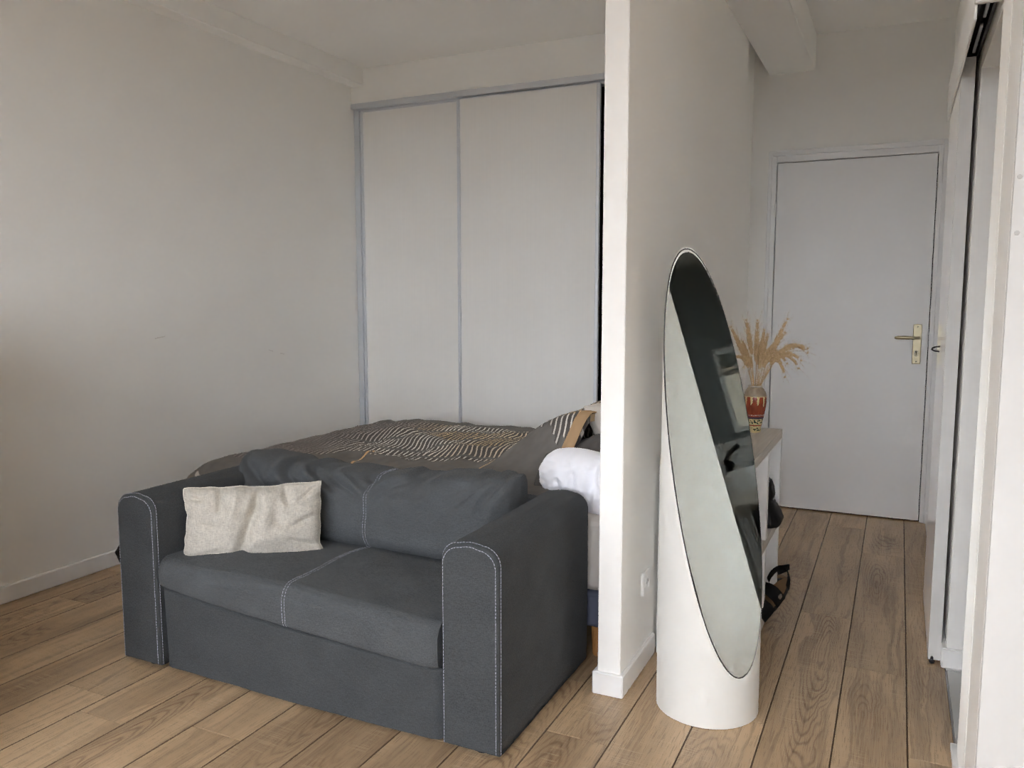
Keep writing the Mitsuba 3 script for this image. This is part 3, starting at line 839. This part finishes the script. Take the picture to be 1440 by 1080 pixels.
# ------------------------------------------------------------------ wall socket
so = thing('wall_socket', 'white square power socket low on the partition wall', 'power socket')
SY0, SZ0, SX0 = 2.622, 0.298, -0.748
obj('plate', box(SX0 - 0.0, SX0 + 0.010, SY0 - 0.040, SY0 + 0.040, SZ0 - 0.040, SZ0 + 0.040, 0.003), 'plastic_white', so)
cyl = lathe([(0.0215, 0.0095), (0.0215, 0.0125), (0.0195, 0.0125), (0.0185, 0.0), (0.0185, 0.0035), (0.0001, 0.0035)], 28)
cyl = lathe([(0.0001, 0.009), (0.0215, 0.009), (0.0215, 0.0128), (0.0192, 0.0128), (0.0186, 0.0104), (0.0001, 0.0104)], 28)
cyl.apply_transform(trimesh.transformations.rotation_matrix(np.pi / 2, [0, 1, 0]))
cyl.apply_translation([SX0, SY0, SZ0])
obj('well', cyl, 'plastic_white', so, smooth=30)
obj('pin', tube([(SX0 + 0.010, SY0, SZ0 + 0.0105), (SX0 + 0.016, SY0, SZ0 + 0.0105)], 0.0024, 10), 'steel', so)
for s in (-1, 1):
    obj('hole', tube([(SX0 + 0.0100, SY0 + s * 0.0095, SZ0), (SX0 + 0.0108, SY0 + s * 0.0095, SZ0)], 0.0026, 10), 'dark', so)

# ------------------------------------------------------------------ standing mirror: a white tube cut at a slant
MX, MY, MR, ML, MH, MA = -0.490, 2.444, 0.1555, 0.147, 1.428, math.radians(-39.7)
sm = thing('standing_mirror', 'tall white cylinder standing mirror with a slanted oval glass', 'mirror')
KA = 96
ang = np.arange(KA) * 2 * np.pi / KA


def cut(r, off):
    x, y = r * np.cos(ang), r * np.sin(ang)
    z = (MH + ML) / 2 - (MH - ML) / (2 * MR) * (x * math.cos(MA) + y * math.sin(MA)) + off
    return np.stack([MX + x, MY + y, z], 1)


def flat(r, z):
    return np.stack([MX + r * np.cos(ang), MY + r * np.sin(ang), 0 * ang + z], 1)


def column(r0, r1, t):
    return r0 * (1 - t) + r1 * t


lo, hi = flat(MR, 0.002), cut(MR, -0.004)
rings = [flat(MR - 0.02, 0.0), flat(MR - 0.003, 0.0), lo] + [column(lo, hi, t) for t in np.linspace(0, 1, 14)[1:]] + [cut(MR - 0.003, -0.001), cut(MR - 0.004, -0.012)]
obj('body', loft(rings), 'mirror_white', sm, smooth=35)
nrm = np.array([math.cos(MA) * (MH - ML), math.sin(MA) * (MH - ML), 2 * MR])
nrm /= np.linalg.norm(nrm)
g0, g1 = cut(MR - 0.0035, -0.006), cut(MR - 0.0035, 0.0)
mg = obj('mirror_glass', loft([g0 + nrm * 0.0005, g0 + nrm * 0.0025]), 'mirror', sm)
obj('glass_edge', tube(cut(MR - 0.002, -0.002), 0.0017, 6, closed=True), 'black_plastic', mg, smooth=50)

# ------------------------------------------------------------------ cube shelf in the hall
sh = thing('shelf_unit', 'low white cube shelf with grey oak top behind the standing mirror', 'shelf')
X0, X1, Y0, Y1, ZT = -0.733, -0.417, 2.735, 3.492, 0.722
obj('top_board', box(X0, X1, Y0, Y1, ZT - 0.036, ZT, 0.0015), 'grey_oak', sh, label='grey oak top board')
obj('bottom_board', box(X0, X1, Y0 + 0.037, Y1 - 0.037, 0.012, 0.046, 0.0015), 'grey_oak', sh)
for ya, yb in ((Y0, Y0 + 0.036), (Y1 - 0.036, Y1)):
    obj('side_panel', box(X0, X1, ya, yb, 0.0, ZT - 0.0365, 0.0015), 'white_gloss', sh)
obj('middle_shelf', box(X0, X1 + 0.0008, Y0 + 0.0365, Y1 - 0.0365, 0.319, 0.353, 0.0015), 'grey_oak', sh, label='grey oak middle shelf')
for za, zb in ((0.0465, 0.3185), (0.3535, ZT - 0.0365)):
    obj('divider', box(X0, X1, 3.098, 3.134, za, zb, 0.0015), 'white_gloss', sh)
obj('back_panel', plain(X0 - 0.001, X0 + 0.006, Y0 + 0.037, Y1 - 0.037, 0.047, ZT - 0.037), 'white_gloss', sh)

# vase with dried wheat
VX, VY, VZ = -0.512, 3.36, ZT


def vase_col(p, n, uv):
    z = p.z - VZ
    a = dr.atan2(p.y - VY, p.x - VX)
    c = mix((0.40, 0.33, 0.24), (0.30, 0.23, 0.17), noise(a * 4, z * 90))
    drip = smoothstep(0.35, 0.65, dr.abs(dr.sin(a * 5.5)))
    redz = 0.148 - 0.042 * (1 - drip) * (0.6 + 0.4 * noise(a * 5.5, 3.0))
    red = mix((0.22, 0.035, 0.018), (0.33, 0.07, 0.03), noise(a * 6, z * 60))
    cream = mi.Color3f(0.66, 0.50, 0.27)
    c = mix(c, cream, smoothstep(0.1495, 0.148, z))
    c = mix(c, red, smoothstep(0.0, 0.002, redz - z))
    dots = (1 - smoothstep(0.15, 0.25, dr.abs(a * 5.5 - dr.floor(a * 5.5) - 0.5))) * (1 - smoothstep(0.002, 0.003, dr.abs(z - 0.073)))
    c = mix(c, mi.Color3f(0.7, 0.66, 0.6), dots)
    c = mix(c, mi.Color3f(0.07, 0.04, 0.07), smoothstep(0.066, 0.065, z))
    c = mix(c, mi.Color3f(0.62, 0.5, 0.27), smoothstep(0.058, 0.057, z))
    leaf = smoothstep(0.45, 0.6, noise(a * 7, z * 260)) * (1 - smoothstep(0.008, 0.011, dr.abs(z - 0.046)))
    c = mix(c, mi.Color3f(0.03, 0.07, 0.05), leaf)
    c = mix(c, mi.Color3f(0.30, 0.05, 0.02), smoothstep(0.034, 0.033, z))
    c = mix(c, mi.Color3f(0.58, 0.47, 0.26), smoothstep(0.029, 0.028, z))
    leaf2 = smoothstep(0.5, 0.65, noise(a * 6 + 4, z * 200)) * (1 - smoothstep(0.006, 0.009, dr.abs(z - 0.016)))
    return mix(c, mi.Color3f(0.03, 0.06, 0.03), leaf2)


scene['vase_glaze'] = pr(mikit.proc(vase_col), 0.25, 0.5)
scene['rim_glaze'] = pr((0.55, 0.49, 0.40), 0.35, 0.5)
va = thing('vase', 'small painted vase in red and cream on the grey oak shelf top', 'vase')
prof = [(0.0001, 0.001), (0.024, 0.001), (0.026, 0.004), (0.027, 0.02), (0.033, 0.05), (0.041, 0.09), (0.0455, 0.125), (0.0455, 0.145), (0.041, 0.165), (0.032, 0.179), (0.025, 0.186)]
obj('body', lathe(prof + [(0.024, 0.187), (0.021, 0.182), (0.02, 0.15), (0.0001, 0.14)], 48, (VX, VY, VZ)), 'vase_glaze', va, smooth=40)
obj('rim', tube([(VX + 0.0245 * math.cos(a), VY + 0.0245 * math.sin(a), VZ + 0.188) for a in np.linspace(0, 2 * np.pi, 36)[:-1]], 0.0035, 8, closed=True), 'rim_glaze', va, smooth=50)

# view-right direction in the hall, for laying out the fan of stalks
ca, sa = math.cos(YAW), math.sin(YAW)
spikelet = trimesh.creation.icosphere(subdivisions=1, radius=1.0)
wr_ = np.random.default_rng(12)


def ear(path, n=15):
    """An ear of wheat along the path: overlapping grains on four sides and their long bristles."""
    out = []
    t = np.gradient(path, axis=0)
    t /= np.linalg.norm(t, axis=1, keepdims=True)
    for i in range(n):
        s = i / (n - 1)
        j = int(s * (len(path) - 1))
        ax = t[j]
        u = np.cross(ax, [0.3, 0.2, 0.9])
        u /= np.linalg.norm(u)
        w_ = np.cross(ax, u)
        sz = 1.0 - 0.45 * abs(s - 0.35) * 1.6
        for k in range(3):
            a = k * 2.094 + (i % 2) * 1.047 + 0.2 * wr_.random()
            o = u * math.cos(a) + w_ * math.sin(a)
            d = ax * 0.93 + o * 0.38
            d /= np.linalg.norm(d)
            c = path[j] + o * 0.0055 * sz + ax * 0.003
            M = np.eye(4)
            b1 = np.cross(d, ax + 0.01)
            b1 /= np.linalg.norm(b1)
            M[:3, 0], M[:3, 1], M[:3, 2] = b1 * 0.0036 * sz, np.cross(d, b1) * 0.0036 * sz, d * 0.0092 * sz
            M[:3, 3] = c
            g = spikelet.copy()
            g.apply_transform(M)
            out.append(g)
            if (i + k) % 3 == 0 and i > 2:
                L = 0.028 + 0.03 * wr_.random()
                e = c + d * 0.006
                out.append(tube([e, e + d * L * 0.5, e + (d * 0.9 + ax * 0.25) * L], [0.00045, 0.00035, 0.0001], 3))
    return cat(*out)


# (sideways at the tip, height of the tip above the rim, towards the camera, droop)
tips = [(-0.085, 0.20, 0.01, 0.0), (-0.055, 0.265, 0.03, 0.0), (-0.03, 0.245, -0.03, 0.0), (0.0, 0.262, 0.0, 0.0), (0.018, 0.225, 0.03, 0.0), (0.05, 0.205, -0.02, 0.0), (0.118, 0.268, 0.0, 0.0), (0.10, 0.215, 0.03, 0.01), (0.195, 0.155, 0.02, 0.05), (0.215, 0.135, -0.03, 0.06),
        (0.16, 0.11, 0.05, 0.05), (0.17, 0.075, 0.0, 0.06), (0.10, 0.045, 0.05, 0.06), (0.06, 0.145, 0.05, 0.02), (0.13, 0.155, 0.04, 0.03), (-0.075, 0.15, 0.05, 0.02), (-0.09, 0.115, 0.0, 0.03), (-0.045, 0.175, -0.04, 0.0), (0.03, 0.17, -0.05, 0.0), (0.14, 0.09, -0.05, 0.05), (0.075, 0.10, 0.07, 0.05), (-0.02, 0.20, 0.05, 0.0), (-0.1, 0.235, -0.02, 0.0), (0.07, 0.17, 0.0, 0.02), (-0.065, 0.085, 0.06, 0.04), (0.02, 0.13, 0.07, 0.03)]
for i, (sxp, hzp, fw, dp) in enumerate(tips):
    side_ = np.array([ca, sa, 0.0])
    near = np.array([sa, -ca, 0.0])
    base = np.array([VX, VY, VZ + 0.150]) + side_ * 0.012 * math.cos(i * 2.4) + near * 0.012 * math.sin(i * 2.4)
    mouth = np.array([VX, VY, VZ + 0.190]) + side_ * np.clip(sxp * 0.13, -0.017, 0.017) + near * np.clip(fw * 0.2, -0.015, 0.015)
    tip = np.array([VX, VY, VZ + 0.188 + hzp]) + side_ * sxp + near * fw
    mid = mouth * 0.45 + tip * 0.55 + np.array([0, 0, 0.02 + dp])
    path = smooth_path([base, mouth, mouth * 0.72 + mid * 0.28 + [0, 0, 0.008], mid, tip], 50)
    st = thing('wheat_stalk', 'dried golden wheat stalk standing in the small painted vase', 'dried wheat', 'dried wheat stalks in the vase')
    obj('stem', tube(path[:28:3], 0.0011, 5), 'wheat_stem', st, smooth=60)
    obj('ear', ear(path[29:], 17), 'wheat', st, smooth=60)

# ------------------------------------------------------------------ black bag on the middle shelf
hb = thing('handbag', 'black leather bag standing on the middle shelf of the cube shelf', 'bag')
secs = []
for z, hx, hy, cx in ((0.353, 0.050, 0.085, -0.455), (0.356, 0.060, 0.095, -0.452), (0.375, 0.064, 0.098, -0.450), (0.40, 0.056, 0.092, -0.453), (0.43, 0.043, 0.08, -0.459), (0.452, 0.036, 0.07, -0.464), (0.468, 0.041, 0.072, -0.462), (0.50, 0.040, 0.07, -0.467), (0.525, 0.038, 0.066, -0.474), (0.533, 0.030, 0.058, -0.478)):
    a = np.linspace(0, 2 * np.pi, 32, endpoint=False)
    c, s = np.cos(a), np.sin(a)
    r_ = np.stack([cx + hx * np.sign(c) * np.abs(c) ** 0.7, 3.36 + hy * np.sign(s) * np.abs(s) ** 0.7, 0 * a + z], 1)
    r_ += (meshkit.fbm(r_ * 22, 2, seed=2) - 0.5)[:, None] * 0.010 * np.c_[c, s, 0 * c]
    if z == 0.353:
        r_[:, 2] = 0.3535
    secs.append(r_)
obj('body', loft(secs), 'black_leather', hb, smooth=50)
obj('clasp', tube([(-0.4245, 3.335, 0.457), (-0.4235, 3.36, 0.4575), (-0.4255, 3.385, 0.457)], 0.003, 8), 'steel', hb)
strap = smooth_path([(-0.478, 3.31, 0.53), (-0.47, 3.30, 0.56), (-0.475, 3.35, 0.575), (-0.48, 3.40, 0.562), (-0.485, 3.405, 0.53)], 24)
obj('strap', tube(strap, 0.0035, 6), 'black_leather', hb, smooth=50)


# black strappy sandals with tan footbeds at the foot of the shelf
def sandal(loc, rz, rx, ry, label):
    s_ = thing('sandal', label, 'sandal')
    a = np.linspace(0, 2 * np.pi, 40, endpoint=False)
    L, W = 0.125, 0.042
    out = np.stack([L * np.cos(a), W * np.sin(a) * (1 + 0.18 * np.cos(a)) - 0.10 * W * np.cos(a), 0 * a], 1)

    def lay(z, k, dz=0):
        r = out * [k, k, 1] + [0, 0, z]
        r[:, 2] += dz + 0.006 * (out[:, 0] / L) ** 2
        return r
    put = lambda m: placed(m, loc, rz, rx, ry)
    obj('sole', put(loft([lay(0, 0.94), lay(0.002, 0.99), lay(0.016, 1.0), lay(0.018, 0.98)])), 'black_plastic', s_, smooth=40)
    obj('footbed', put(loft([lay(0.0183, 0.95), lay(0.0215, 0.95), lay(0.0225, 0.92)])), 'cork', s_, smooth=40, label='tan footbed')
    for x0, hgt, wdt in ((0.062, 0.048, 0.066), (-0.012, 0.060, 0.052)):
        rings_ = []
        for xx in np.linspace(x0 - wdt / 2, x0 + wdt / 2, 7):
            t = np.linspace(0, np.pi, 17)
            rings_.append(np.stack([0 * t + xx, (W + 0.003) * np.cos(t), 0.012 + hgt * np.sin(t) ** 0.8], 1))
        obj('strap', put(sheet(np.array(rings_), 0.004)), 'black_leather', s_, smooth=40)
    t = np.linspace(0, np.pi, 17)
    hs = np.stack([np.stack([-0.07 - 0.058 * np.sin(t), (W + 0.002) * np.cos(t), 0.018 + z + 0.03 * np.sin(t)], 1) for z in np.linspace(0.012, 0.034, 5)])
    obj('heel_strap', put(sheet(hs, 0.004)), 'black_leather', s_, smooth=40)
    obj('buckle', put(box(-0.03, -0.012, W + 0.002, W + 0.007, 0.03, 0.046, 0.001)), 'steel', s_)
    return s_


sandal((-0.402, 3.185, 0.080), 238, 0, 33, 'black strappy sandal with tan footbed tipped up against the front of the shelf')
sandal((-0.520, 3.70, 0.001), 172, 0, 0, 'black strappy sandal on the floor past the far end of the shelf')

# ------------------------------------------------------------------ bathroom basin unit seen in the mirror
vn = thing('vanity', 'wooden washbasin counter in the bathroom, seen in the standing mirror', 'washbasin unit')
obj('countertop', box(0.98, BX - 0.002, BY0 + 0.002, 3.15, 0.80, 0.86, 0.003), 'grey_oak', vn)
obj('splashback', box(BX - 0.012, BX - 0.001, BY0 + 0.002, 3.15, 0.861, 1.22, 0.001), 'white_gloss', vn)
obj('back_panel', box(BX - 0.012, BX - 0.001, BY0 + 0.002, 3.15, 0.0, 0.799, 0.001), 'white_gloss', vn)
bs = obj('basin', loft([np.stack([1.25 + k * 0.19 * np.cos(ang), 2.60 + k * 0.26 * np.sin(ang), 0 * ang + z], 1) for k, z in ((0.7, 0.861), (0.85, 0.87), (0.98, 0.95), (1.0, 0.985), (0.965, 0.985), (0.93, 0.95), (0.75, 0.89), (0.2, 0.885))]), 'plastic_white', vn, smooth=40)
obj('tap', cat(tube([(1.48, 2.48, 0.861), (1.48, 2.48, 1.09)], 0.018, 12), tube(smooth_path([(1.48, 2.48, 1.06), (1.40, 2.49, 1.075), (1.28, 2.50, 1.045)], 12), 0.014, 10), tube([(1.46, 2.47, 1.10), (1.34, 2.50, 1.12), (1.22, 2.55, 1.125)], 0.013, 8)), 'black_plastic', vn, smooth=40)
obj('drain_pipe', tube(smooth_path([(1.25, 2.55, 0.80), (1.25, 2.55, 0.60), (1.27, 2.56, 0.53), (1.33, 2.57, 0.55), (1.36, 2.58, 0.63), (1.53, 2.6, 0.64)], 30), 0.018, 10), 'black_plastic', vn, smooth=40)
for yy in (2.44, 2.50):
    obj('hose', tube(smooth_path([(1.30, yy, 0.80), (1.33, yy + 0.02, 0.55), (1.50, yy, 0.30)], 20), 0.006, 6), 'steel', vn, smooth=40)
obj('bucket', lathe([(0.0001, 0), (0.10, 0), (0.125, 0.30), (0.13, 0.30), (0.13, 0.31), (0.12, 0.31), (0.095, 0.01), (0.0001, 0.01)], 28, (1.30, 2.52, -0.001)), 'plastic_white', smooth=40, label='white bucket under the bathroom counter, seen in the standing mirror', cat='bucket')
mc = thing('bathroom_mirror', 'white framed mirror above the basin, seen in the standing mirror', 'mirror')
obj('frame', cat(box(BX - 0.03, BX - 0.001, 2.56, 2.59, 1.25, 1.75), box(BX - 0.03, BX - 0.001, 3.12, 3.15, 1.25, 1.75), box(BX - 0.03, BX - 0.001, 2.59, 3.12, 1.25, 1.28), box(BX - 0.03, BX - 0.001, 2.59, 3.12, 1.72, 1.75)), 'white_gloss', mc)
obj('glass', plain(BX - 0.012, BX - 0.004, 2.59, 3.12, 1.28, 1.72), 'mirror', mc)
